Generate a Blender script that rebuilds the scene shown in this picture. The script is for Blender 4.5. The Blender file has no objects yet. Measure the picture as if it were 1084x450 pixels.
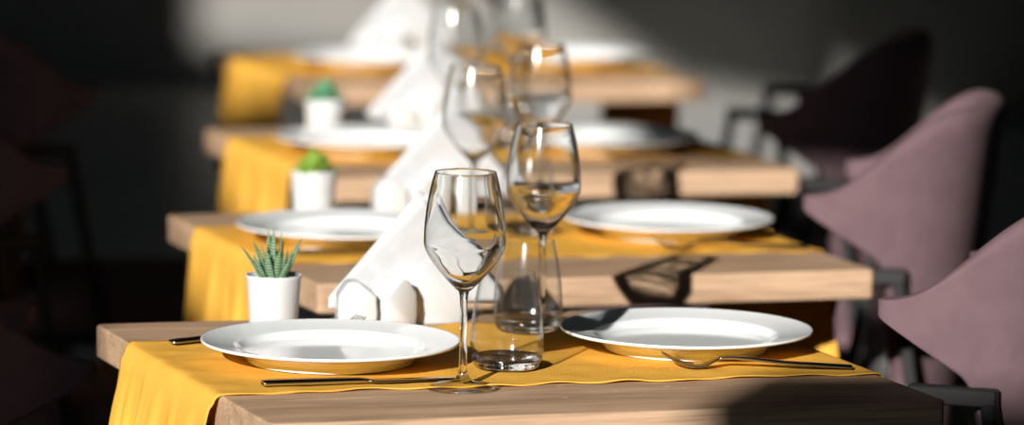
import bpy, bmesh, math, random
from mathutils import Vector, Matrix
random.seed(7)
R = math.radians
scene = bpy.context.scene
C = scene.collection

# ------------------------------------------------------------------ camera, sky, sun, exposure
CAM_Z = 1.482
cd = bpy.data.cameras.new('camera')
cd.sensor_width = 36.0
cd.lens = 4600.0 / 1084.0 * 36.0
cd.clip_end = 100
cam = bpy.data.objects.new('camera', cd); C.objects.link(cam)
cam.location = (0, 0, CAM_Z)
cam.rotation_mode = 'QUATERNION'
pitch, roll = R(7.41), R(0.9)
cam.rotation_quaternion = (Matrix.Rotation(R(90) - pitch, 4, 'X') @ Matrix.Rotation(roll, 4, 'Z')).to_quaternion()
cd.dof.use_dof = True
cd.dof.focus_distance = 4.46
cd.dof.aperture_fstop = 3.3
scene.camera = cam

world = bpy.data.worlds.new('sky'); scene.world = world
world.use_nodes = True
bg = world.node_tree.nodes['Background']
bg.inputs['Color'].default_value = (0.80, 0.90, 1.0, 1)
bg.inputs['Strength'].default_value = 3.4

SUN_AZ, SUN_EL = R(20), R(21.5)
sd = bpy.data.lights.new('sun', 'SUN')
sd.energy = 6.4; sd.angle = R(0.55); sd.color = (1.0, 0.955, 0.90)
sd.cycles.is_caustics_light = True
sun = bpy.data.objects.new('sun', sd); C.objects.link(sun)
sdir = Vector((math.sin(SUN_AZ) * math.cos(SUN_EL), math.cos(SUN_AZ) * math.cos(SUN_EL), -math.sin(SUN_EL)))
sun.rotation_mode = 'QUATERNION'
sun.rotation_quaternion = sdir.to_track_quat('-Z', 'Y')
sun.location = (-6, -14, 8)

vs = scene.view_settings
vs.view_transform = 'Standard'; vs.look = 'None'; vs.gamma = 1.0; vs.exposure = 0.12
vs.use_curve_mapping = False

# ------------------------------------------------------------------ helpers
def link(name, me, mat=None, parent=None, smooth=True):
    o = bpy.data.objects.new(name, me); C.objects.link(o)
    if mat is not None and len(me.materials) == 0: me.materials.append(mat)
    if smooth:
        for p in me.polygons: p.use_smooth = True
    if parent is not None: o.parent = parent
    return o

def tag(o, label=None, cat=None, group=None, kind=None):
    if label: o['label'] = label
    if cat: o['category'] = cat
    if group: o['group'] = group
    if kind: o['kind'] = kind
    return o

def empty(name, loc=(0, 0, 0), rz=0.0):
    o = bpy.data.objects.new(name, None); C.objects.link(o)
    o.location = loc; o.rotation_euler = (0, 0, rz); o.empty_display_size = 0.05
    return o

def copy_tree(o, parent=None):
    c = o.copy(); C.objects.link(c)
    if parent is not None: c.parent = parent
    for ch in list(o.children): copy_tree(ch, c)
    return c

def bm_mesh(bm, name='mesh'):
    me = bpy.data.meshes.new(name)
    bmesh.ops.recalc_face_normals(bm, faces=bm.faces)
    bm.to_mesh(me); bm.free()
    return me

def lathe(profile, n=64, cap0=False, cap1=False, name='lathe'):
    """profile: list of (r, z); r==0 collapses to a pole"""
    vs_, fs = [], []
    rings = []
    for r, z in profile:
        if r < 1e-7:
            rings.append([len(vs_)]); vs_.append((0, 0, z))
        else:
            ids = []
            for i in range(n):
                a = 2 * math.pi * i / n
                ids.append(len(vs_)); vs_.append((r * math.cos(a), r * math.sin(a), z))
            rings.append(ids)
    for A, B in zip(rings[:-1], rings[1:]):
        for i in range(n):
            j = (i + 1) % n
            if len(A) == 1 and len(B) == 1: continue
            if len(A) == 1: fs.append((A[0], B[j], B[i]))
            elif len(B) == 1: fs.append((A[i], A[j], B[0]))
            else: fs.append((A[i], A[j], B[j], B[i]))
    if cap0 and len(rings[0]) > 1: fs.append(tuple(reversed(rings[0])))
    if cap1 and len(rings[-1]) > 1: fs.append(tuple(rings[-1]))
    me = bpy.data.meshes.new(name); me.from_pydata(vs_, [], fs); me.update()
    return me

def catmull(pts, k=6):
    out = []
    P = [pts[0]] + list(pts) + [pts[-1]]
    for i in range(1, len(P) - 2):
        p0, p1, p2, p3 = P[i - 1], P[i], P[i + 1], P[i + 2]
        for j in range(k):
            t = j / k
            q = []
            for d in range(len(p1)):
                a = 2 * p1[d]; b = p2[d] - p0[d]
                c = 2 * p0[d] - 5 * p1[d] + 4 * p2[d] - p3[d]
                e = -p0[d] + 3 * p1[d] - 3 * p2[d] + p3[d]
                q.append(0.5 * (a + b * t + c * t * t + e * t ** 3))
            out.append(tuple(q))
    out.append(tuple(pts[-1]))
    return out

def box_bm(bm, cx, cy, cz, sx, sy, sz, M=None):
    r = bmesh.ops.create_cube(bm, size=1.0)
    bmesh.ops.scale(bm, vec=(sx, sy, sz), verts=r['verts'])
    bmesh.ops.translate(bm, vec=(cx, cy, cz), verts=r['verts'])
    if M is not None: bmesh.ops.transform(bm, matrix=M, verts=r['verts'])
    return r['verts']

def bevel_all(bm, w, seg=2):
    bmesh.ops.bevel(bm, geom=list(bm.edges), offset=w, segments=seg, profile=0.5, affect='EDGES')

def bar(bm, p, q, w, d):
    """rectangular bar from p to q"""
    p, q = Vector(p), Vector(q); v = q - p; L = v.length
    r = bmesh.ops.create_cube(bm, size=1.0)
    bmesh.ops.scale(bm, vec=(w, d, L), verts=r['verts'])
    M = Matrix.Translation((p + q) / 2) @ v.to_track_quat('Z', 'Y').to_matrix().to_4x4()
    bmesh.ops.transform(bm, matrix=M, verts=r['verts'])

def prism(bm, poly, y0, y1):
    """polygon in x,z extruded along y"""
    a = [bm.verts.new((x, y0, z)) for x, z in poly]
    b = [bm.verts.new((x, y1, z)) for x, z in poly]
    bm.faces.new(a); bm.faces.new(list(reversed(b)))
    n = len(poly)
    for i in range(n): bm.faces.new((a[i], b[i], b[(i + 1) % n], a[(i + 1) % n]))

# ------------------------------------------------------------------ materials
def newmat(name):
    m = bpy.data.materials.new(name); m.use_nodes = True
    nt = m.node_tree; b = nt.nodes['Principled BSDF']
    return m, nt, b

def setp(b, col=None, rough=None, metal=None, spec=None, coat=None):
    if col is not None: b.inputs['Base Color'].default_value = (*col, 1)
    if rough is not None: b.inputs['Roughness'].default_value = rough
    if metal is not None: b.inputs['Metallic'].default_value = metal
    if spec is not None: b.inputs['Specular IOR Level'].default_value = spec
    if coat is not None: b.inputs['Coat Weight'].default_value = coat

def noise_mat(name, c1, c2, scale, stretch=(1, 1, 1), rough=0.6, bump=0.0, bscale=None, detail=4, spec=0.5, lo=0.35, hi=0.65):
    m, nt, b = newmat(name); N = nt.nodes; L = nt.links
    tc = N.new('ShaderNodeTexCoord'); mp = N.new('ShaderNodeMapping')
    mp.inputs['Scale'].default_value = stretch
    L.new(tc.outputs['Object'], mp.inputs['Vector'])
    nz = N.new('ShaderNodeTexNoise'); nz.inputs['Scale'].default_value = scale; nz.inputs['Detail'].default_value = detail
    L.new(mp.outputs['Vector'], nz.inputs['Vector'])
    cr = N.new('ShaderNodeValToRGB')
    cr.color_ramp.elements[0].position = lo; cr.color_ramp.elements[0].color = (*c1, 1)
    cr.color_ramp.elements[1].position = hi; cr.color_ramp.elements[1].color = (*c2, 1)
    L.new(nz.outputs['Fac'], cr.inputs['Fac']); L.new(cr.outputs['Color'], b.inputs['Base Color'])
    setp(b, rough=rough, spec=spec)
    if bump:
        n2 = N.new('ShaderNodeTexNoise'); n2.inputs['Scale'].default_value = bscale or scale; n2.inputs['Detail'].default_value = 3
        L.new(mp.outputs['Vector'], n2.inputs['Vector'])
        bp = N.new('ShaderNodeBump'); bp.inputs['Strength'].default_value = bump; bp.inputs['Distance'].default_value = 0.001
        L.new(n2.outputs['Fac'], bp.inputs['Height']); L.new(bp.outputs['Normal'], b.inputs['Normal'])
    return m

def wood_mat():
    m, nt, b = newmat('oak_wood'); N = nt.nodes; L = nt.links
    tc = N.new('ShaderNodeTexCoord')
    oi = N.new('ShaderNodeObjectInfo')
    ad = N.new('ShaderNodeVectorMath'); ad.operation = 'MULTIPLY_ADD'
    cb = N.new('ShaderNodeCombineXYZ')
    for k in 'XYZ': L.new(oi.outputs['Random'], cb.inputs[k])
    ad.inputs[1].default_value = (3.0, 3.0, 3.0)
    L.new(cb.outputs[0], ad.inputs[0]); L.new(tc.outputs['Object'], ad.inputs[2])
    def nz(stretch, scale, detail, dist=0.0):
        mp = N.new('ShaderNodeMapping'); mp.inputs['Scale'].default_value = stretch
        L.new(ad.outputs[0], mp.inputs['Vector'])
        n = N.new('ShaderNodeTexNoise'); n.inputs['Scale'].default_value = scale; n.inputs['Detail'].default_value = detail
        n.inputs['Distortion'].default_value = dist
        L.new(mp.outputs['Vector'], n.inputs['Vector']); return n
    big = nz((1.2, 9, 9), 2.6, 5, 0.6)
    fine = nz((2.0, 60, 60), 5.0, 6, 0.2)
    cr = N.new('ShaderNodeValToRGB'); e = cr.color_ramp.elements
    e[0].position = 0.30; e[0].color = (0.400, 0.264, 0.168, 1)
    e[1].position = 0.72; e[1].color = (0.610, 0.418, 0.275, 1)
    L.new(big.outputs['Fac'], cr.inputs['Fac'])
    cr2 = N.new('ShaderNodeValToRGB'); e = cr2.color_ramp.elements
    e[0].position = 0.34; e[0].color = (0.66, 0.62, 0.58, 1)
    e[1].position = 0.56; e[1].color = (1.06, 1.05, 1.03, 1)
    L.new(fine.outputs['Fac'], cr2.inputs['Fac'])
    mx = N.new('ShaderNodeMix'); mx.data_type = 'RGBA'; mx.blend_type = 'MULTIPLY'; mx.inputs['Factor'].default_value = 1.0
    L.new(cr.outputs['Color'], mx.inputs['A']); L.new(cr2.outputs['Color'], mx.inputs['B'])
    # tiny light specks and dents worn into the lacquer
    sp = nz((1, 1, 1), 95, 1)
    cr3 = N.new('ShaderNodeValToRGB'); e = cr3.color_ramp.elements
    e[0].position = 0.775; e[0].color = (0, 0, 0, 1); e[1].position = 0.80; e[1].color = (1, 1, 1, 1)
    L.new(sp.outputs['Fac'], cr3.inputs['Fac'])
    mx2 = N.new('ShaderNodeMix'); mx2.data_type = 'RGBA'; mx2.inputs['B'].default_value = (0.70, 0.58, 0.47, 1)
    L.new(cr3.outputs['Color'], mx2.inputs['Factor']); L.new(mx.outputs['Result'], mx2.inputs['A'])
    L.new(mx2.outputs['Result'], b.inputs['Base Color'])
    bp = N.new('ShaderNodeBump'); bp.inputs['Strength'].default_value = 0.25; bp.inputs['Distance'].default_value = 0.0006
    L.new(fine.outputs['Fac'], bp.inputs['Height']); L.new(bp.outputs['Normal'], b.inputs['Normal'])
    setp(b, rough=0.55, spec=0.35)
    return m

def linen_mat():
    m, nt, b = newmat('yellow_linen'); N = nt.nodes; L = nt.links
    tc = N.new('ShaderNodeTexCoord')
    def wave(axis, sc):
        w = N.new('ShaderNodeTexWave'); w.wave_type = 'BANDS'; w.bands_direction = axis
        w.inputs['Scale'].default_value = sc; w.inputs['Distortion'].default_value = 3.0; w.inputs['Detail'].default_value = 2
        w.inputs['Detail Scale'].default_value = 1.5
        L.new(tc.outputs['Object'], w.inputs['Vector']); return w
    wx, wy, wz = wave('X', 190), wave('Y', 190), wave('Z', 190)
    a = N.new('ShaderNodeMath'); a.operation = 'ADD'; L.new(wx.outputs['Fac'], a.inputs[0]); L.new(wy.outputs['Fac'], a.inputs[1])
    a2 = N.new('ShaderNodeMath'); a2.operation = 'ADD'; L.new(a.outputs[0], a2.inputs[0]); L.new(wz.outputs['Fac'], a2.inputs[1])
    nz = N.new('ShaderNodeTexNoise'); nz.inputs['Scale'].default_value = 14; nz.inputs['Detail'].default_value = 6
    L.new(tc.outputs['Object'], nz.inputs['Vector'])
    cr = N.new('ShaderNodeValToRGB'); e = cr.color_ramp.elements
    e[0].position = 0.3; e[0].color = (0.86, 0.46, 0.065, 1); e[1].position = 0.7; e[1].color = (0.94, 0.525, 0.085, 1)
    L.new(nz.outputs['Fac'], cr.inputs['Fac']); L.new(cr.outputs['Color'], b.inputs['Base Color'])
    bp = N.new('ShaderNodeBump'); bp.inputs['Strength'].default_value = 0.22; bp.inputs['Distance'].default_value = 0.0006
    L.new(a2.outputs[0], bp.inputs['Height']); L.new(bp.outputs['Normal'], b.inputs['Normal'])
    setp(b, rough=0.9, spec=0.12)
    tr = N.new('ShaderNodeBsdfTranslucent'); L.new(cr.outputs['Color'], tr.inputs['Color']); L.new(bp.outputs['Normal'], tr.inputs['Normal'])
    ms = N.new('ShaderNodeMixShader'); ms.inputs[0].default_value = 0.16
    L.new(b.outputs[0], ms.inputs[1]); L.new(tr.outputs[0], ms.inputs[2]); L.new(ms.outputs[0], N['Material Output'].inputs['Surface'])
    return m

def glass_mat():
    m = bpy.data.materials.new('clear_glass'); m.use_nodes = True
    nt = m.node_tree; N = nt.nodes; L = nt.links
    N.remove(N['Principled BSDF'])
    g = N.new('ShaderNodeBsdfRefraction'); g.inputs['IOR'].default_value = 1.48; g.inputs['Roughness'].default_value = 0.0
    g.inputs['Color'].default_value = (0.985, 0.99, 0.99, 1)
    gl = N.new('ShaderNodeBsdfGlossy'); gl.inputs['Roughness'].default_value = 0.15
    fr = N.new('ShaderNodeFresnel'); fr.inputs['IOR'].default_value = 1.48
    mx = N.new('ShaderNodeMixShader')
    L.new(fr.outputs[0], mx.inputs[0]); L.new(g.outputs[0], mx.inputs[1]); L.new(gl.outputs[0], mx.inputs[2])
    L.new(mx.outputs[0], N['Material Output'].inputs['Surface'])
    return m

def thin_glass_mat():
    m = bpy.data.materials.new('thin_clear_glass'); m.use_nodes = True
    nt = m.node_tree; N = nt.nodes; L = nt.links
    N.remove(N['Principled BSDF'])
    t = N.new('ShaderNodeBsdfTransparent'); t.inputs['Color'].default_value = (0.95, 0.955, 0.955, 1)
    g = N.new('ShaderNodeBsdfGlossy'); g.inputs['Roughness'].default_value = 0.15
    lw = N.new('ShaderNodeLayerWeight'); lw.inputs['Blend'].default_value = 0.5
    pw = N.new('ShaderNodeMath'); pw.operation = 'POWER'; pw.inputs[1].default_value = 5.0; L.new(lw.outputs['Facing'], pw.inputs[0])
    fr = N.new('ShaderNodeMath'); fr.operation = 'MULTIPLY_ADD'; fr.inputs[1].default_value = 0.96; fr.inputs[2].default_value = 0.04
    L.new(pw.outputs[0], fr.inputs[0])
    p2 = N.new('ShaderNodeMath'); p2.operation = 'POWER'; p2.inputs[1].default_value = 6.0; L.new(lw.outputs['Facing'], p2.inputs[0])
    tint = N.new('ShaderNodeMix'); tint.data_type = 'RGBA'; tint.inputs['A'].default_value = (0.97, 0.975, 0.975, 1); tint.inputs['B'].default_value = (0.30, 0.30, 0.29, 1)
    L.new(p2.outputs[0], tint.inputs['Factor']); L.new(tint.outputs['Result'], t.inputs['Color'])
    mx = N.new('ShaderNodeMixShader')
    L.new(fr.outputs[0], mx.inputs[0]); L.new(t.outputs[0], mx.inputs[1]); L.new(g.outputs[0], mx.inputs[2])
    L.new(mx.outputs[0], N['Material Output'].inputs['Surface'])
    return m

def leaf_mat(name, c, stripes=False, tip=None):
    m, nt, b = newmat(name); N = nt.nodes; L = nt.links
    tc = N.new('ShaderNodeTexCoord')
    nz = N.new('ShaderNodeTexNoise'); nz.inputs['Scale'].default_value = 90
    L.new(tc.outputs['Object'], nz.inputs['Vector'])
    cr = N.new('ShaderNodeValToRGB'); e = cr.color_ramp.elements
    e[0].position = 0.3; e[0].color = (c[0] * 0.75, c[1] * 0.8, c[2] * 0.75, 1); e[1].position = 0.75; e[1].color = (c[0] * 1.25, c[1] * 1.2, c[2] * 1.25, 1)
    L.new(nz.outputs['Fac'], cr.inputs['Fac'])
    out = cr.outputs['Color']
    if stripes:
        w = N.new('ShaderNodeTexWave'); w.bands_direction = 'Z'; w.inputs['Scale'].default_value = 98
        w.inputs['Distortion'].default_value = 1.2; w.inputs['Detail'].default_value = 1; w.inputs['Detail Scale'].default_value = 2.0
        L.new(tc.outputs['Object'], w.inputs['Vector'])
        c2 = N.new('ShaderNodeValToRGB'); e = c2.color_ramp.elements
        e[0].position = 0.80; e[0].color = (0, 0, 0, 1); e[1].position = 0.93; e[1].color = (1, 1, 1, 1)
        L.new(w.outputs['Fac'], c2.inputs['Fac'])
        mx = N.new('ShaderNodeMix'); mx.data_type = 'RGBA'; mx.inputs['B'].default_value = (0.50, 0.60, 0.48, 1)
        L.new(c2.outputs['Color'], mx.inputs['Factor']); L.new(out, mx.inputs['A']); out = mx.outputs['Result']
    L.new(out, b.inputs['Base Color'])
    setp(b, rough=0.55, spec=0.25)
    return m

WOOD = wood_mat(); LINEN = linen_mat(); GLASS = glass_mat(); THIN = thin_glass_mat()
def ceramic(name, col, rough):
    m, nt, b = newmat(name); setp(b, col=col, rough=rough, spec=0.5)
    nz = nt.nodes.new('ShaderNodeTexNoise'); nz.inputs['Scale'].default_value = 30
    cr = nt.nodes.new('ShaderNodeMapRange'); cr.inputs['To Min'].default_value = rough * 0.8; cr.inputs['To Max'].default_value = rough * 1.25
    nt.links.new(nz.outputs['Fac'], cr.inputs['Value']); nt.links.new(cr.outputs['Result'], b.inputs['Roughness'])
    return m
PORCELAIN = ceramic('white_porcelain', (0.84, 0.87, 0.88), 0.09)
POT = ceramic('white_matte_pot', (0.64, 0.65, 0.65), 0.45)
SHAKER = ceramic('white_glazed_ceramic', (0.62, 0.635, 0.64), 0.2)
PAPER = noise_mat('white_paper_tissue', (0.50, 0.515, 0.53), (0.55, 0.565, 0.58), 40, rough=0.95, bump=0.2, bscale=420, spec=0.1)
STEEL, _nt, _b = newmat('polished_steel'); setp(_b, col=(0.62, 0.60, 0.57), rough=0.16, metal=1.0)
SOIL = noise_mat('dark_soil', (0.02, 0.014, 0.01), (0.06, 0.045, 0.03), 160, rough=0.95, bump=0.6, bscale=200)
HAWO = leaf_mat('haworthia_leaf', (0.028, 0.115, 0.026), stripes=True)
SEMP = leaf_mat('sempervivum_leaf', (0.20, 0.33, 0.045))
ECHE = leaf_mat('echeveria_leaf', (0.085, 0.27, 0.14))
MAUVE = noise_mat('mauve_upholstery', (0.130, 0.082, 0.092), (0.150, 0.096, 0.107), 30, rough=0.95, bump=0.15, bscale=900, spec=0.15)
BLACK = noise_mat('black_metal', (0.012, 0.012, 0.013), (0.016, 0.016, 0.017), 20, rough=0.42, spec=0.4)
FLOOR = noise_mat('pale_floor', (0.50, 0.50, 0.48), (0.58, 0.58, 0.56), 3, rough=0.35, spec=0.4)
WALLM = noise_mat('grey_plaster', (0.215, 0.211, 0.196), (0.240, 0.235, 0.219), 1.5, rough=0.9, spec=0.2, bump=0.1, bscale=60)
SHADEW = noise_mat('shaded_wall_grey', (0.085, 0.085, 0.080), (0.10, 0.10, 0.094), 1.5, rough=0.9, spec=0.2)  # darker copy of the wall grey, the pier's shade put into its colour
CEIL = noise_mat('dim_ceiling', (0.10, 0.10, 0.10), (0.12, 0.12, 0.12), 2, rough=0.95)

# ------------------------------------------------------------------ the hall
X0, X1, Y0, Y1, ZC = -9.0, 6.0, -1.5, 14.5, 8.2
def struct(name, me, mat, smooth=False):
    return tag(link(name, me, mat, smooth=smooth), kind='structure')
bm = bmesh.new(); box_bm(bm, (X0 + X1) / 2, (Y0 + Y1) / 2, -0.05, X1 - X0, Y1 - Y0 + 0.6, 0.1); struct('floor', bm_mesh(bm), FLOOR)
bm = bmesh.new(); box_bm(bm, (X0 + X1) / 2, (Y0 + Y1) / 2, ZC + 0.05, X1 - X0, Y1 - Y0 + 0.6, 0.1); struct('ceiling', bm_mesh(bm), CEIL)
bm = bmesh.new(); box_bm(bm, (X0 + X1) / 2, Y1 + 0.1, ZC / 2, X1 - X0, 0.2, ZC); struct('wall_back', bm_mesh(bm), WALLM)
bm = bmesh.new(); box_bm(bm, X0 - 0.1, (Y0 + Y1) / 2, ZC / 2, 0.2, Y1 - Y0, ZC); struct('wall_left', bm_mesh(bm), WALLM)
bm = bmesh.new(); box_bm(bm, X1 + 0.1, (Y0 + Y1) / 2, ZC / 2, 0.2, Y1 - Y0, ZC); struct('wall_right', bm_mesh(bm), WALLM)
# a pier standing out from the back wall on the right
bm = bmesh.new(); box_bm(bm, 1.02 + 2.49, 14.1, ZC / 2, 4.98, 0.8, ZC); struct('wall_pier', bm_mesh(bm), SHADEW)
# unseen wall behind the camera; irregular openings made up to shape sun patches
def wall_with_openings(name, mat, x0, x1, z0, z1, y, th, holes):
    bm = bmesh.new()
    loops = [[(x0, z0), (x1, z0), (x1, z1), (x0, z1)]] + holes
    edges = []
    for lp in loops:
        v = [bm.verts.new((a, y, c)) for a, c in lp]
        edges += [bm.edges.new((v[i], v[(i + 1) % len(v)])) for i in range(len(v))]
    bmesh.ops.triangle_fill(bm, use_beauty=True, use_dissolve=False, edges=edges)
    r = bmesh.ops.extrude_face_region(bm, geom=list(bm.faces))
    bmesh.ops.translate(bm, vec=(0, -th, 0), verts=[g for g in r['geom'] if isinstance(g, bmesh.types.BMVert)])
    return struct(name, bm_mesh(bm), mat)
SUN_CUT1 = [(-1.90, 2.98), (-1.90, 3.235), (-1.50, 3.25), (-1.50, 4.04), (-2.72, 4.06), (-2.80, 4.22), (-2.97, 4.30), (-2.97, 4.95), (-3.92, 4.95), (-3.92, 4.56), (-3.62, 4.46), (-3.44, 4.12), (-3.07, 3.73), (-2.725, 3.36), (-2.69, 3.12), (-2.50, 2.98)]
SUN_CUT2 = [(-6.90, 6.85), (-5.75, 6.80), (-5.45, 5.80), (-4.05, 5.72), (-4.05, 6.30), (-4.65, 6.66), (-5.30, 6.76), (-5.85, 7.15), (-6.90, 7.15)]
wall_with_openings('wall_sun_mask', WALLM, X0, X1, 0, ZC, Y0, 0.06, [SUN_CUT1, SUN_CUT2])
for op in (SUN_CUT1, SUN_CUT2):
    xs = [p[0] for p in op]; zs = [p[1] for p in op]
    al = bpy.data.lights.new('opening_portal', 'AREA'); al.shape = 'RECTANGLE'
    al.size = max(xs) - min(xs); al.size_y = max(zs) - min(zs)
    al.cycles.is_portal = True  # sky sampling portal over a made-up opening, emits nothing itself
    ao = bpy.data.objects.new('opening_portal', al); C.objects.link(ao)
    ao.location = ((max(xs) + min(xs)) / 2, Y0 - 0.07, (max(zs) + min(zs)) / 2)
    ao.rotation_mode = 'QUATERNION'; ao.rotation_quaternion = Vector((0, 1, 0)).to_track_quat('-Z', 'Z')

# ------------------------------------------------------------------ tables
TZ = 0.74                      # height of the table tops
A = Vector((0.961, 0.277, 0)); B = Vector((-0.352, 0.936, 0))     # along the front edge / along the side edge
LEN, DEP, TH = 0.696, 0.64, 0.036
ANG = math.atan2(A.y, A.x)
FL = [Vector((-0.2295, 4.104, 0)), Vector((-0.226, 5.030, 0)), Vector((-0.252, 6.050, 0)), Vector((-0.335, 7.330, 0))]
NAMES = ['front table', 'second table', 'third table', 'rearmost table']
def P(k, s, t, z=0.0): return FL[k] + A * s + B * t + Vector((0, 0, TZ + z))
def st(k, x, y):
    d = Vector((x, y, 0)) - FL[k]; det = A.x * B.y - A.y * B.x
    return ((d.x * B.y - d.y * B.x) / det, (A.x * d.y - A.y * d.x) / det)

bl = Vector((B.x * math.cos(-ANG) - B.y * math.sin(-ANG), B.x * math.sin(-ANG) + B.y * math.cos(-ANG), 0))   # B in the table's own axes
def make_table(k):
    root = empty('dining_table', FL[k], ANG)
    bm = bmesh.new()
    c = [Vector((0, 0, 0)), Vector((LEN, 0, 0)), Vector((LEN, 0, 0)) + bl * DEP, bl * DEP]
    lo = [bm.verts.new((v.x, v.y, TZ - TH)) for v in c]; hi = [bm.verts.new((v.x, v.y, TZ)) for v in c]
    bm.faces.new(lo[::-1]); bm.faces.new(hi)
    for i in range(4): bm.faces.new((lo[i], lo[(i + 1) % 4], hi[(i + 1) % 4], hi[i]))
    vert_e = [e for e in bm.edges if abs(e.verts[0].co.z - e.verts[1].co.z) > 0.01]
    bmesh.ops.bevel(bm, geom=vert_e, offset=0.008, segments=4, profile=0.5, affect='EDGES')
    bevel_all(bm, 0.0028, 3)
    me = bm_mesh(bm)
    o = link('tabletop', me, WOOD, root, smooth=True)
    m = o.modifiers.new('wn', 'WEIGHTED_NORMAL')
    mid = Vector((LEN / 2, 0, 0)) + bl * DEP / 2
    for nm, bmx in (('mounting_plate', (mid.x, mid.y, TZ - TH - 0.005, 0.34, 0.34, 0.01)), ('base_plate', (mid.x, mid.y, 0.01, 0.40, 0.40, 0.02)), ('column', (mid.x, mid.y, (TZ - TH) / 2 + 0.005, 0.07, 0.07, TZ - TH - 0.03))):
        b2 = bmesh.new(); box_bm(b2, *bmx); bevel_all(b2, 0.004, 2); link(nm, bm_mesh(b2), BLACK, root, smooth=False)
    return root
TLAB = ['oak bistro table nearest the camera with a knotty left corner',
        'oak bistro table second from the camera, behind the zebra-striped plant',
        'oak bistro table third from the camera, behind the rounded green succulent',
        'rearmost blurred oak bistro table, under the topmost pair of plates']
for k in range(4): tag(make_table(k), TLAB[k], 'table', 'dining tables in a row')

# ------------------------------------------------------------------ runners
def make_runner(k, seed):
    rnd = random.Random(seed)
    ph = [rnd.uniform(0, 6.28) for _ in range(12)]
    t0, t1 = 0.160, 0.548
    hang, rad = 0.19, 0.012
    flare = 0.20 if k == 0 else 0.04
    arc = rad * math.pi / 2
    total = hang + arc + LEN + arc + hang
    NS, NT = 190, 64
    verts, faces = [], []
    for i in range(NS + 1):
        q = total * i / NS - hang - arc           # 0..LEN lies on the top
        for j in range(NT + 1):
            f = j / NT
            edge = max(0, 1 - min(f, 1 - f) * 14)
            t = t0 + (t1 - t0) * f
            # uneven hem
            t += (0.0035 * math.sin(q * 31 + ph[0] + (0 if f < .5 else 2)) + 0.0025 * math.sin(q * 67 + ph[1])) * (1 - 2 * f)
            if f > 0.5: t += (-0.056 + 0.17 * max(0, min(q, 0.38))) * (2 * f - 1)
            z0 = 0.0003
            lift = 0.0016 * (0.5 + 0.5 * math.sin(q * 95 + ph[2] + 3 * f)) * edge ** 2
            wr = 0.0006 * math.sin(q * 40 + 30 * f + ph[3]) + 0.0005 * math.sin(q * 85 - 22 * f + ph[4])
            if 0 <= q <= LEN:
                s, z = q, z0 + lift + max(0, wr) + 0.0002
            else:
                left = q < 0
                d = -q if left else q - LEN
                if d < arc:
                    a = d / rad
                    out, z = rad * math.sin(a) * 0.55, z0 - rad * (1 - math.cos(a))
                else:
                    e = d - arc
                    g = min(1, e / 0.10)
                    fold = (0.0045 * math.sin(f * 19 + ph[5]) + 0.003 * math.sin(f * 41 + ph[6]) + 0.0015 * math.sin(f * 77 + ph[7])) * g
                    out = rad * 0.55 + 0.003 + (flare if left else 0.06) * e * (1 - 0.5 * e / hang) + fold + 0.004 * g
                    z = z0 - rad - e
                s = -out if left else LEN + out
            p = A * s + B * t
            verts.append((p.x, p.y, z))
    for i in range(NS):
        for j in range(NT):
            a = i * (NT + 1) + j
            faces.append((a, a + NT + 1, a + NT + 2, a + 1))
    me = bpy.data.meshes.new('runner'); me.from_pydata(verts, [], faces); me.update()
    o = link('table_runner', me, LINEN)
    o.location = FL[k] + Vector((0, 0, TZ))
    m = o.modifiers.new('thickness', 'SOLIDIFY'); m.thickness = 0.0011; m.offset = 1.0
    return o
RLAB = ['yellow linen runner on the front table, hanging over its left end beside the knife',
        'yellow linen runner on the second table, hanging down behind the zebra-striped plant',
        'yellow linen runner on the third table, hanging down left of the rounded green succulent',
        'blurred yellow linen runner on the rearmost table, hanging down left of the topmost succulent']
for k in range(4): tag(make_runner(k, 11 + k), RLAB[k], 'table runner', 'yellow table runners')
RZ = 0.0029                   # top of the runner above the table

# ------------------------------------------------------------------ plates
def plate_mesh():
    top = [(0.0, 0.0085), (0.05, 0.0085), (0.082, 0.0088), (0.090, 0.0105), (0.0945, 0.0140), (0.0985, 0.0168), (0.104, 0.0180), (0.118, 0.0205), (0.128, 0.0225), (0.1325, 0.0236)]
    edge = [(0.1346, 0.0238), (0.1352, 0.0226), (0.1345, 0.0210)]
    bot = [(0.128, 0.0192), (0.112, 0.0156), (0.100, 0.0118), (0.092, 0.0072), (0.086, 0.0058), (0.05, 0.0050), (0.0, 0.0050)]
    prof = catmull(top, 4) + catmull(edge, 3) + catmull(bot, 3)
    return lathe(prof, 128)
PM = plate_mesh()
FM = lathe(catmull([(0.0795, 0.0062), (0.0800, 0.0010), (0.0815, 0.0), (0.0850, 0.0), (0.0865, 0.0012), (0.0880, 0.0075)], 4), 128)
PLATES = [(0, -0.1865, 4.462, 'white plate on the left of the front table, between its knife and fork'),
          (0, 0.1875, 4.5800, 'white plate on the right of the front table, crossed by glass shadows, fork in front'),
          (1, -0.2090, 5.3800, 'white plate on the left of the second table, behind the zebra-striped plant'),
          (1, 0.1990, 5.4950, 'white plate on the right of the second table, at the mauve chair'),
          (2, -0.2150, 6.3600, 'greyish white plate on the left of the third table, behind the rounded green succulent'),
          (2, 0.1420, 6.4300, 'white plate on the right of the third table'),
          (3, -0.2600, 7.6500, 'grey blurred plate on the left of the rearmost table'),
          (3, 0.1050, 7.7700, 'blurred white plate on the right of the rearmost table')]
for i, (k, x, y, lab) in enumerate(PLATES):
    o = link('dinner_plate', PM, PORCELAIN); o.location = (x, y, TZ + RZ)
    f = link('foot_ring', FM, PORCELAIN, o)
    tag(o, lab, 'plate', 'white dinner plates')

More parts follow.
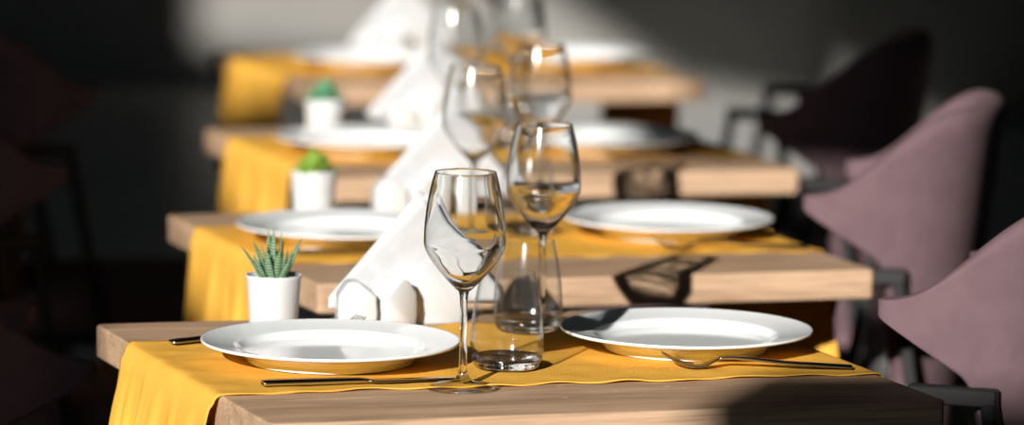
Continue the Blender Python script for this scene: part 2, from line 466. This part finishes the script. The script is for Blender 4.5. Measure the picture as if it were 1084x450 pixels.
# ------------------------------------------------------------------ glasses
def glass_meshes():
    wall = 0.0011
    outer = catmull([(0.0052, 0.0985), (0.0085, 0.1010), (0.0165, 0.1090), (0.0265, 0.1205), (0.0355, 0.1330), (0.0403, 0.1425), (0.0413, 0.1480)] + [(0.0413 - 2.02 * (z - 0.148) ** 2, z) for z in (0.158, 0.168, 0.178, 0.188, 0.198, 0.208, 0.2192)], 6)
    lip = [(0.0311, 0.2197), (0.0307, 0.2200), (0.0304, 0.2197)]
    inner = catmull([(0.0302, 0.2190)] + [(0.0402 - 2.02 * (z - 0.148) ** 2, z) for z in (0.208, 0.198, 0.188, 0.178, 0.168, 0.158)] + [(0.0400, 0.1485), (0.0389, 0.1432), (0.0342, 0.1345), (0.0252, 0.1222), (0.0150, 0.1115), (0.0060, 0.1055), (0.0, 0.1042)], 6)
    bowl = lathe(outer + lip + inner, 96)
    stem_p = catmull([(0.0075, 0.0100), (0.0050, 0.0160), (0.0041, 0.0280), (0.0037, 0.0500), (0.0036, 0.0720), (0.0039, 0.0880), (0.0045, 0.0945), (0.0052, 0.0985)], 6)
    stem = lathe(stem_p, 48)
    foot = lathe([(0.0, 0.0004), (0.020, 0.0004), (0.034, 0.0), (0.0372, 0.0002), (0.0378, 0.0009), (0.0372, 0.0017)] + catmull([(0.034, 0.0022), (0.024, 0.0034), (0.0150, 0.0055), (0.0105, 0.0077), (0.0075, 0.0100)], 5), 96)
    return bowl, stem, foot
BOWL, STEM, FOOT = glass_meshes()
def wine_glass(x, y, z, lab):
    root = empty('wine_glass', (x, y, z))
    for nm, me in (('bowl', BOWL), ('stem', STEM), ('foot', FOOT)):
        link(nm, me, THIN if nm == 'foot' else GLASS, root)
    return tag(root, lab, 'wine glass', 'wine glasses')
WG = [(0, -0.0470, 4.325, 0, 'wine glass nearest the camera, standing on bare wood by the knife tip'),
      (0, 0.0345, 4.775, 0, 'wine glass at the back of the front table, behind the two tumblers'),
      (1, -0.0480, 5.415, 1, 'left wine glass on the second table, in front of its napkins'),
      (1, 0.0350, 5.745, 0, 'right wine glass on the second table, directly above the sharp rear wine glass'),
      (2, -0.0850, 6.300, 1, 'left wine glass on the third table, blurred, with a dark lower bowl'),
      (2, 0.0060, 6.640, 0, 'right wine glass on the third table, blurred with bright bokeh spots'),
      (3, -0.1050, 7.640, 1, 'left wine glass on the rearmost table, only its stem and lower bowl in view'),
      (3, -0.0400, 7.900, 0, 'right wine glass on the rearmost table, only its lower part in view')]
for k, x, y, on, lab in WG: wine_glass(x, y, TZ + (RZ if on else 0.0002), lab)

def tumbler_meshes():
    wall_o = catmull([(0.0366, 0.0085), (0.0382, 0.0190), (0.0380, 0.0290), (0.0368, 0.0480), (0.0333, 0.0750), (0.0282, 0.0993)], 6)
    lip = [(0.0281, 0.0998), (0.0277, 0.1000), (0.0273, 0.0998)]
    wall_i = catmull([(0.0272, 0.0992), (0.0321, 0.0750), (0.0355, 0.0480), (0.0367, 0.0300), (0.0364, 0.0200), (0.0345, 0.0125)], 6)
    base = catmull([(0.0, 0.0008), (0.015, 0.0004), (0.0285, 0.0), (0.0335, 0.0022), (0.0366, 0.0085)], 6) + catmull([(0.0362, 0.0120), (0.0345, 0.0128), (0.0290, 0.0112), (0.012, 0.0096), (0.0, 0.0094)], 6)
    return lathe(wall_o + lip + wall_i, 96), lathe(base, 96)
TUMW, TUMB = tumbler_meshes()
TB = [(-0.0030, 4.440, 'stemless tumbler nearest the camera, right of the front wine glass'),
      (0.0190, 4.690, 'stemless tumbler behind the nearest tumbler on the front table'),
      (0.0200, 5.480, 'blurred stemless tumbler at the middle of the second table, seen through the wine glasses'),
      (-0.0150, 6.420, 'blurred stemless tumbler at the middle of the third table')]
for x, y, lab in TB:
    o = empty('tumbler', (x, y, TZ + RZ)); link('wall', TUMW, THIN, o); link('base', TUMB, GLASS, o); tag(o, lab, 'tumbler', 'stemless tumblers')

# ------------------------------------------------------------------ potted succulents
POTM = lathe(catmull([(0.0, 0.0), (0.020, 0.0), (0.0250, 0.0006), (0.0258, 0.0020)], 3) + [(0.0300, 0.0560), (0.0307, 0.0597), (0.0303, 0.0604), (0.0292, 0.0604), (0.0286, 0.0595), (0.0280, 0.0510), (0.0275, 0.0460)], 64)
SOILM = lathe([(0.0278, 0.0500), (0.020, 0.0515), (0.010, 0.0520), (0.0, 0.0522)], 40)
def hawo_leaf(L, w, curve):
    """pointed thick leaf growing along +z, bending towards +x"""
    n, m = 11, 8
    vv, ff = [], []
    for i in range(n + 1):
        q = i / n
        ww = w * (0.80 + 0.5 * q) * (1 - q) ** 0.75 if q < 1 else 0.0
        ww = max(ww, 0.00015)
        th = ww * 0.52
        cx = curve * L * q * q
        for j in range(m):
            a = 2 * math.pi * j / m
            # flat inside (towards -x), keeled outside
            x = th * math.cos(a); x = x * (0.45 if x < 0 else 1.0)
            vv.append((cx + x, ww * math.sin(a), L * q))
    for i in range(n):
        for j in range(m):
            a = i * m + j; b = i * m + (j + 1) % m
            ff.append((a, b, b + m, a + m))
    ff.append(tuple(range(m - 1, -1, -1))); ff.append(tuple(n * m + j for j in range(m)))
    me = bpy.data.meshes.new('leaf'); me.from_pydata(vv, [], ff); me.update(); return me
def spoon_leaf(L, w, th):
    n, m = 9, 10
    vv, ff = [], []
    for i in range(n + 1):
        q = i / n
        ww = max(0.0004, w * (0.42 + 0.58 * math.sin(math.pi * min(1, q * 0.75 + 0.05))) * math.sqrt(max(0, 1 - q ** 5)))
        for j in range(m):
            a = 2 * math.pi * j / m
            vv.append((th * (0.6 + 0.4 * q) * math.cos(a) * math.sqrt(max(0.02, 1 - q ** 6)) - 0.18 * L * q * q, ww * math.sin(a), L * q))
    for i in range(n):
        for j in range(m):
            a = i * m + j; b = i * m + (j + 1) % m
            ff.append((a, b, b + m, a + m))
    ff.append(tuple(range(m - 1, -1, -1))); ff.append(tuple(n * m + j for j in range(m)))
    me = bpy.data.meshes.new('leaf'); me.from_pydata(vv, [], ff); me.update(); return me
def plant(x, y, rz, kind, lab):
    root = empty('potted_succulent', (x, y, TZ), rz)
    link('pot', POTM, POT, root); link('soil', SOILM, SOIL, root)
    rnd = random.Random(kind)
    if kind == 'hawo':
        # (azimuth in degrees, tilt from vertical, length, width, base radius)
        L1, L2, L3 = hawo_leaf(0.050, 0.0074, 0.10), hawo_leaf(0.041, 0.0082, -0.05), hawo_leaf(0.058, 0.0066, -0.06)
        spec = [(170, 30, L1), (205, 20, L2), (250, 22, L2), (275, 9, L2), (300, 17, L2), (340, 18, L2), (8, 27, L3), (35, 24, L1), (75, 22, L1), (110, 20, L3), (140, 24, L1), (20, 9, L3), (100, 7, L3), (190, 9, L1), (260, 3, L3), (225, 33, L2), (318, 31, L2)]
        for az, tl, me in spec:
            o = link('leaf', me, HAWO, root)
            a = R(az - math.degrees(rz))
            o.location = (0.0035 * math.cos(a) * tl / 12, 0.0035 * math.sin(a) * tl / 12, 0.050)
            o.rotation_mode = 'QUATERNION'
            o.rotation_quaternion = (Matrix.Rotation(a, 4, 'Z') @ Matrix.Rotation(R(tl), 4, 'Y')).to_quaternion()
    else:
        mat = SEMP if kind == 'semp' else ECHE
        me = spoon_leaf(0.024, 0.0075, 0.0032) if kind == 'semp' else spoon_leaf(0.026, 0.0070, 0.0030)
        rings = [(8, 72, 0.009), (8, 50, 0.007), (6, 30, 0.005), (4, 12, 0.003)]
        for ri, (n, tl, br) in enumerate(rings):
            for i in range(n):
                o = link('leaf', me, mat, root)
                a = 2 * math.pi * (i + 0.5 * ri) / n + rnd.uniform(-.2, .2)
                o.location = (br * math.cos(a), br * math.sin(a), 0.052 + 0.0035 * ri)
                o.rotation_mode = 'QUATERNION'
                o.rotation_quaternion = (Matrix.Rotation(a, 4, 'Z') @ Matrix.Rotation(R(tl + rnd.uniform(-8, 8)), 4, 'Y')).to_quaternion()
                sc = rnd.uniform(0.85, 1.1); o.scale = (sc, sc, sc)
    return tag(root, lab, 'potted plant', 'small succulents in white pots')
plant(-0.2585, 4.688, 0.3, 'hawo', 'white-striped spiky succulent in a white pot on the front table')
plant(-0.2595, 5.640, 1.1, 'semp', 'bright green rounded succulent in a white pot on the second table')
plant(-0.2850, 6.540, 2.0, 'eche', 'dark bluish green succulent in a white pot on the third table, topmost of the pots')

# ------------------------------------------------------------------ salt and pepper shakers
def shaker_mesh(peak):
    w, d, h = 0.0215, 0.016, 0.038
    bm = bmesh.new()
    prism(bm, [(-w * 0.97, 0), (w * 0.97, 0), (w, h * 0.55), (w * 0.98, h), (peak + 0.006, 0.0535), (peak, 0.0548), (peak - 0.006, 0.0535), (-w * 0.98, h), (-w, h * 0.55)], -d, d)
    bmesh.ops.bevel(bm, geom=list(bm.edges), offset=0.0042, segments=4, profile=0.5, affect='EDGES', clamp_overlap=True)
    return bm_mesh(bm)
SHA, SHB = shaker_mesh(-0.004), shaker_mesh(0.003)
SH = [(0, -0.1690, 4.696, ANG - 0.10, -0.1285, 4.7130, ANG + 0.45), (1, -0.1600, 5.625, ANG, -0.1180, 5.640, ANG + .4), (2, -0.1700, 6.610, ANG, -0.1250, 6.625, ANG + .4), (3, -0.2600, 7.830, ANG, -0.2150, 7.845, ANG + .4)]
for k, xa, ya, ra, xb, yb, rb in SH:
    for me, x, y, r, nm, side in ((SHA, xa, ya, ra, 'salt_shaker', 'left'), (SHB, xb, yb, rb, 'pepper_shaker', 'right')):
        o = link(nm, me, SHAKER); o.location = (x, y, TZ); o.rotation_euler = (0, 0, r)
        tag(o, f'white ceramic shaker with a peaked top on the {NAMES[k]}, {side} one of its pair', 'shaker', 'salt and pepper shakers')

# ------------------------------------------------------------------ napkin holders and napkins
def dome_plate(bm, y0, y1, w=0.047, h=0.068):
    pts = [(-w, 0.0)] + [(-w * math.cos(math.pi * i / 18) * (1.0), 0.018 + (h - 0.018) * math.sin(math.pi * i / 18) ** 0.8) for i in range(0, 19)] + [(w, 0.0)]
    prism(bm, pts, y0, y1)
def napkin_mesh(w, h, th, lean, seed):
    """triangle-folded paper napkin standing on its long side; rounded folds along the slopes"""
    rnd = random.Random(seed)
    n, m = 26, 16
    vv, ff = [], []
    for side in (0, 1):
        for i in range(n + 1):
            for j in range(m + 1):
                u = -1 + 2 * i / n; v = j / m
                # rounded triangle outline: top height for this u
                ht = (h - 0.003) * (1 - abs(u)) ** 0.96 + 0.013
                x = u * w
                z = ht * v
                ed = min(v * 5, (1 - v) * ht / 0.010, 0.35 + (1 - abs(u)) * w / 0.005, 1.0)
                ed = max(0.0, ed)
                bulge = th * (0.18 + 0.82 * math.sqrt(max(0, 1 - (1 - ed) ** 2)))
                crease = 0.0008 * math.sin(9 * (x * 14 + z * 22) + seed) + 0.0006 * math.sin(31 * (u - v * .7) + seed * 2)
                y = (bulge if side else -bulge) * 0.5 + lean * z + (seed - 2) * 0.010 * (z / h) ** 2 + crease * ed
                vv.append((x + 0.05 * z, y, z))
    N = (n + 1) * (m + 1)
    for side in (0, 1):
        for i in range(n):
            for j in range(m):
                a = side * N + i * (m + 1) + j
                q = (a, a + m + 1, a + m + 2, a + 1)
                ff.append(q if side == 0 else q[::-1])
    rim = [i * (m + 1) for i in range(n + 1)] + [n * (m + 1) + j for j in range(1, m + 1)] + [i * (m + 1) + m for i in range(n - 1, -1, -1)] + [j for j in range(m - 1, 0, -1)]
    for a, b in zip(rim, rim[1:] + rim[:1]): ff.append((b, a, a + N, b + N))
    me = bpy.data.meshes.new('napkin'); me.from_pydata(vv, [], ff); me.update()
    bm = bmesh.new(); bm.from_mesh(me); bmesh.ops.remove_doubles(bm, verts=bm.verts, dist=1e-5); me2 = bm_mesh(bm, 'napkin')
    return me2
NAPM = [napkin_mesh(0.098, 0.112, 0.0075, -0.03, 1), napkin_mesh(0.095, 0.115, 0.0075, 0.0, 2), napkin_mesh(0.097, 0.113, 0.0075, 0.03, 3)]
bm = bmesh.new(); dome_plate(bm, -0.0225, -0.0185); bevel_all(bm, 0.0011, 2); HP = bm_mesh(bm)
bm = bmesh.new(); dome_plate(bm, 0.0185, 0.0225); bevel_all(bm, 0.0011, 2); HP2 = bm_mesh(bm)
bm = bmesh.new(); box_bm(bm, 0, 0, 0.003, 0.093, 0.038, 0.006); bevel_all(bm, 0.001, 2); HB = bm_mesh(bm)
HOLD = [(0, -0.1055, 4.757, ANG), (1, -0.0900, 5.700, ANG), (2, -0.1300, 6.670, ANG), (3, -0.2050, 7.900, ANG)]
for k, x, y, r in HOLD:
    root = empty('napkin_holder', (x, y, TZ), r)
    link('front_plate', HP, SHAKER, root); link('rear_plate', HP2, SHAKER, root); link('base', HB, SHAKER, root)
    tag(root, f'white ceramic napkin holder on the {NAMES[k]}, filled with folded napkins', 'napkin holder', 'napkin holders')
    for j, (dy, rot, dx, wd) in enumerate(((-0.0108, -0.02, -0.004, 'front'), (0.0, 0.03, 0.003, 'middle'), (0.0108, -0.01, 0.006, 'rear'))):
        o = link('paper_napkin', NAPM[j], PAPER)
        o.location = (x + dx * math.cos(r) - dy * math.sin(r), y + dx * math.sin(r) + dy * math.cos(r), TZ + 0.0205)
        o.rotation_euler = (0, rot, r)
        tag(o, f'white triangle-folded paper napkin in the holder on the {NAMES[k]}, {wd} one of three', 'napkin', 'paper napkins')

# ------------------------------------------------------------------ cutlery
def strip_mesh(sections, half=False):
    """sections: (x, z, halfwidth, thickness)"""
    vv, ff = [], []
    for x, z, w, t in sections:
        vv += [(x, -w, z), (x, -w * 0.6, z + t), (x, w * 0.6, z + t), (x, w, z), (x, w * 0.6, z - t * 0.3), (x, -w * 0.6, z - t * 0.3)]
    n = len(sections)
    for i in range(n - 1):
        for j in range(6):
            a = i * 6 + j; b = i * 6 + (j + 1) % 6
            ff.append((a, b, b + 6, a + 6))
    ff.append((5, 4, 3, 2, 1, 0)); ff.append(tuple((n - 1) * 6 + j for j in range(6)))
    me = bpy.data.meshes.new('strip'); me.from_pydata(vv, [], ff); me.update(); return me
def fork(x, y, z, rz, lab, first=[None]):
    if first[0] is None:
        handle = strip_mesh(catmull([(0.0, 0.0018, 0.0060, 0.0020), (0.004, 0.0018, 0.0085, 0.0024), (0.03, 0.0030, 0.0080, 0.0024), (0.07, 0.0050, 0.0056, 0.0026), (0.105, 0.0084, 0.0036, 0.0030), (0.128, 0.0100, 0.0033, 0.0030), (0.138, 0.0092, 0.0040, 0.0026)], 5))
        head = strip_mesh(catmull([(0.138, 0.0092, 0.0040, 0.0026), (0.145, 0.0060, 0.0075, 0.0020), (0.152, 0.0030, 0.0105, 0.0017), (0.160, 0.0012, 0.0115, 0.0016), (0.166, 0.0014, 0.0118, 0.0016)], 5))
        tine = strip_mesh(catmull([(0.165, 0.0014, 0.0020, 0.0016), (0.175, 0.0034, 0.0018, 0.0015), (0.188, 0.0090, 0.0014, 0.0013), (0.199, 0.0160, 0.0007, 0.0008)], 5))
        first[0] = (handle, head, tine)
    root = empty('fork', (x, y, z), rz)
    link('handle', first[0][0], STEEL, root); link('head', first[0][1], STEEL, root)
    for i in range(4):
        o = link('tine', first[0][2], STEEL, root); o.location = (0, -0.0095 + i * 0.00633, 0)
    return tag(root, lab, 'fork', 'forks')
def knife(x, y, z, rz, lab, first=[None]):
    if first[0] is None:
        handle = strip_mesh(catmull([(0.0, 0.0020, 0.0060, 0.0028), (0.004, 0.0020, 0.0085, 0.0040), (0.05, 0.0020, 0.0078, 0.0042), (0.095, 0.0020, 0.0058, 0.0038), (0.108, 0.0020, 0.0060, 0.0024)], 5))
        blade = strip_mesh(catmull([(0.108, 0.0020, 0.0060, 0.0024), (0.118, 0.0018, 0.0090, 0.0014), (0.16, 0.0018, 0.0098, 0.0012), (0.19, 0.0018, 0.0085, 0.0010), (0.206, 0.0018, 0.0020, 0.0008)], 5))
        first[0] = (handle, blade)
    root = empty('knife', (x, y, z), rz)
    link('handle', first[0][0], STEEL, root); link('blade', first[0][1], STEEL, root)
    return tag(root, lab, 'knife', 'knives')
CZ = TZ + RZ + 0.0004
knife(-0.2470, 4.300, CZ, math.atan2(0.052, 0.190), 'steel table knife in front of the left plate on the front table')
f = fork(-0.3600, 4.552, CZ, R(27), 'steel fork behind the left plate of the front table, only handle end and tines showing'); f.scale = (1.12, 1.12, 1.12)
fork(0.3560, 4.462, CZ, math.pi + 0.04, 'steel fork in front of the right plate on the front table, tines pointing left')
knife(-0.2600, 5.250, CZ, ANG, 'blurred table knife in front of the left plate on the second table')
fork(0.3700, 5.375, CZ, math.pi + 0.12, 'blurred steel fork in front of the right plate on the second table')
fork(0.3200, 6.320, CZ, math.pi + 0.12, 'blurred steel fork in front of the right plate on the third table')

# ------------------------------------------------------------------ armchairs
def chair_parts():
    hw, dep = 0.200, 0.185
    NP, NH = 40, 12
    vv, ff = [], []
    def sm(q): q = max(0, min(1, q)); return q * q * (3 - 2 * q)
    for i in range(NP + 1):
        a = math.pi * (i / NP)                     # 0: near tip, pi: far tip
        ex = 0.72
        x = dep * abs(math.sin(a)) ** ex
        y = -hw * math.copysign(abs(math.cos(a)) ** 0.62, math.cos(a))
        d = x / dep                                # 0 at the tips, 1 at the back
        top = 0.795 + 0.112 * sm((d - 0.08) / 0.84)
        bot = 0.778 - 0.068 * min(1, d / 0.50) - 0.27 * sm((d - 0.50) / 0.30)
        for j in range(NH + 1):
            v = j / NH
            z = bot + (top - bot) * v
            splay = 1 + 0.05 * (z - 0.7)
            lean = 0.10 * (z - 0.6) * d
            vv.append((x * splay + lean, y * splay, z))
    for i in range(NP):
        for j in range(NH):
            a = i * (NH + 1) + j
            ff.append((a, a + NH + 1, a + NH + 2, a + 1))
    shell = bpy.data.meshes.new('shell'); shell.from_pydata(vv, [], ff); shell.update()
    bm = bmesh.new(); box_bm(bm, -0.06, 0, 0.425, 0.46, 0.39, 0.09); bevel_all(bm, 0.03, 4); seat = bm_mesh(bm)
    fr = []
    for s in (-1, 1):
        y = s * 0.208
        parts = []
        for p, q in (((0.048, y, 0.690), (-0.080, y * 1.06, 0.0)), ((0.128, y, 0.690), (0.235, y * 1.06, 0.0)), ((0.039, y, 0.696), (0.137, y, 0.696)), ((-0.002, y * 1.02, 0.40), (0.17, y * 1.02, 0.40))):
            bm = bmesh.new(); bar(bm, p, q, 0.020, 0.016) if abs(p[2] - q[2]) > 0.01 else bar(bm, p, q, 0.016, 0.020)
            bevel_all(bm, 0.002, 1); parts.append(bm_mesh(bm))
        fr.append(parts)
    return shell, seat, fr
SHELL, SEAT, FR = chair_parts()
def armchair(x, y, rz, lab, shell=True):
    root = empty('armchair' if shell else 'frame_stool', (x, y, 0), rz)
    if shell:
        o = link('back_shell', SHELL, MAUVE, root)
        m = o.modifiers.new('padding', 'SOLIDIFY'); m.thickness = 0.034; m.offset = 0.0
        m = o.modifiers.new('round', 'SUBSURF'); m.levels = 1; m.render_levels = 2
    link('seat', SEAT, MAUVE, root)
    for parts in FR:
        for nm, me in zip(('leg', 'leg', 'arm_support', 'side_rail'), parts): link(nm, me, BLACK, root, smooth=False)
    return tag(root, lab, 'chair', 'mauve armchairs at the tables')
CR = R(-12)
armchair(0.463, 4.808, R(-20), 'mauve upholstered armchair at the right edge of the photo, beside the front table')
armchair(0.412, 5.70, CR, 'mauve upholstered armchair with a tall rounded back, right of the second table')
armchair(0.405, 6.65, CR, 'armchair with its back in deep shadow, right of the third table')
c = armchair(-0.515, 4.97, ANG + math.pi, 'dark armchair at the bottom left corner, beside the front table'); c.scale = (1, 1, 0.865)
armchair(0.370, 7.62, CR, 'backless black-framed seat right of the rearmost table, bright floor showing through its frame', False)
armchair(-0.64, 5.88, ANG + math.pi, 'black-looking shaded armchair left of the second table')
armchair(-0.70, 6.92, ANG + math.pi, 'black-looking shaded armchair left of the third table, farthest of the left chairs')

# ------------------------------------------------------------------ render paths
scene.cycles.max_bounces = 14
scene.cycles.transmission_bounces = 14
scene.cycles.glossy_bounces = 6
scene.cycles.diffuse_bounces = 4
scene.cycles.transparent_max_bounces = 12
scene.cycles.caustics_reflective = False
scene.cycles.sample_clamp_indirect = 120.0

for o in scene.objects:
    if o.type != 'MESH': continue
    ms = [m.name for m in o.data.materials]
    if 'clear_glass' in ms: o.cycles.is_caustics_caster = True
    elif any(n in ms for n in ('oak_wood', 'yellow_linen', 'white_porcelain', 'white_glazed_ceramic', 'white_paper_tissue')): o.cycles.is_caustics_receiver = True
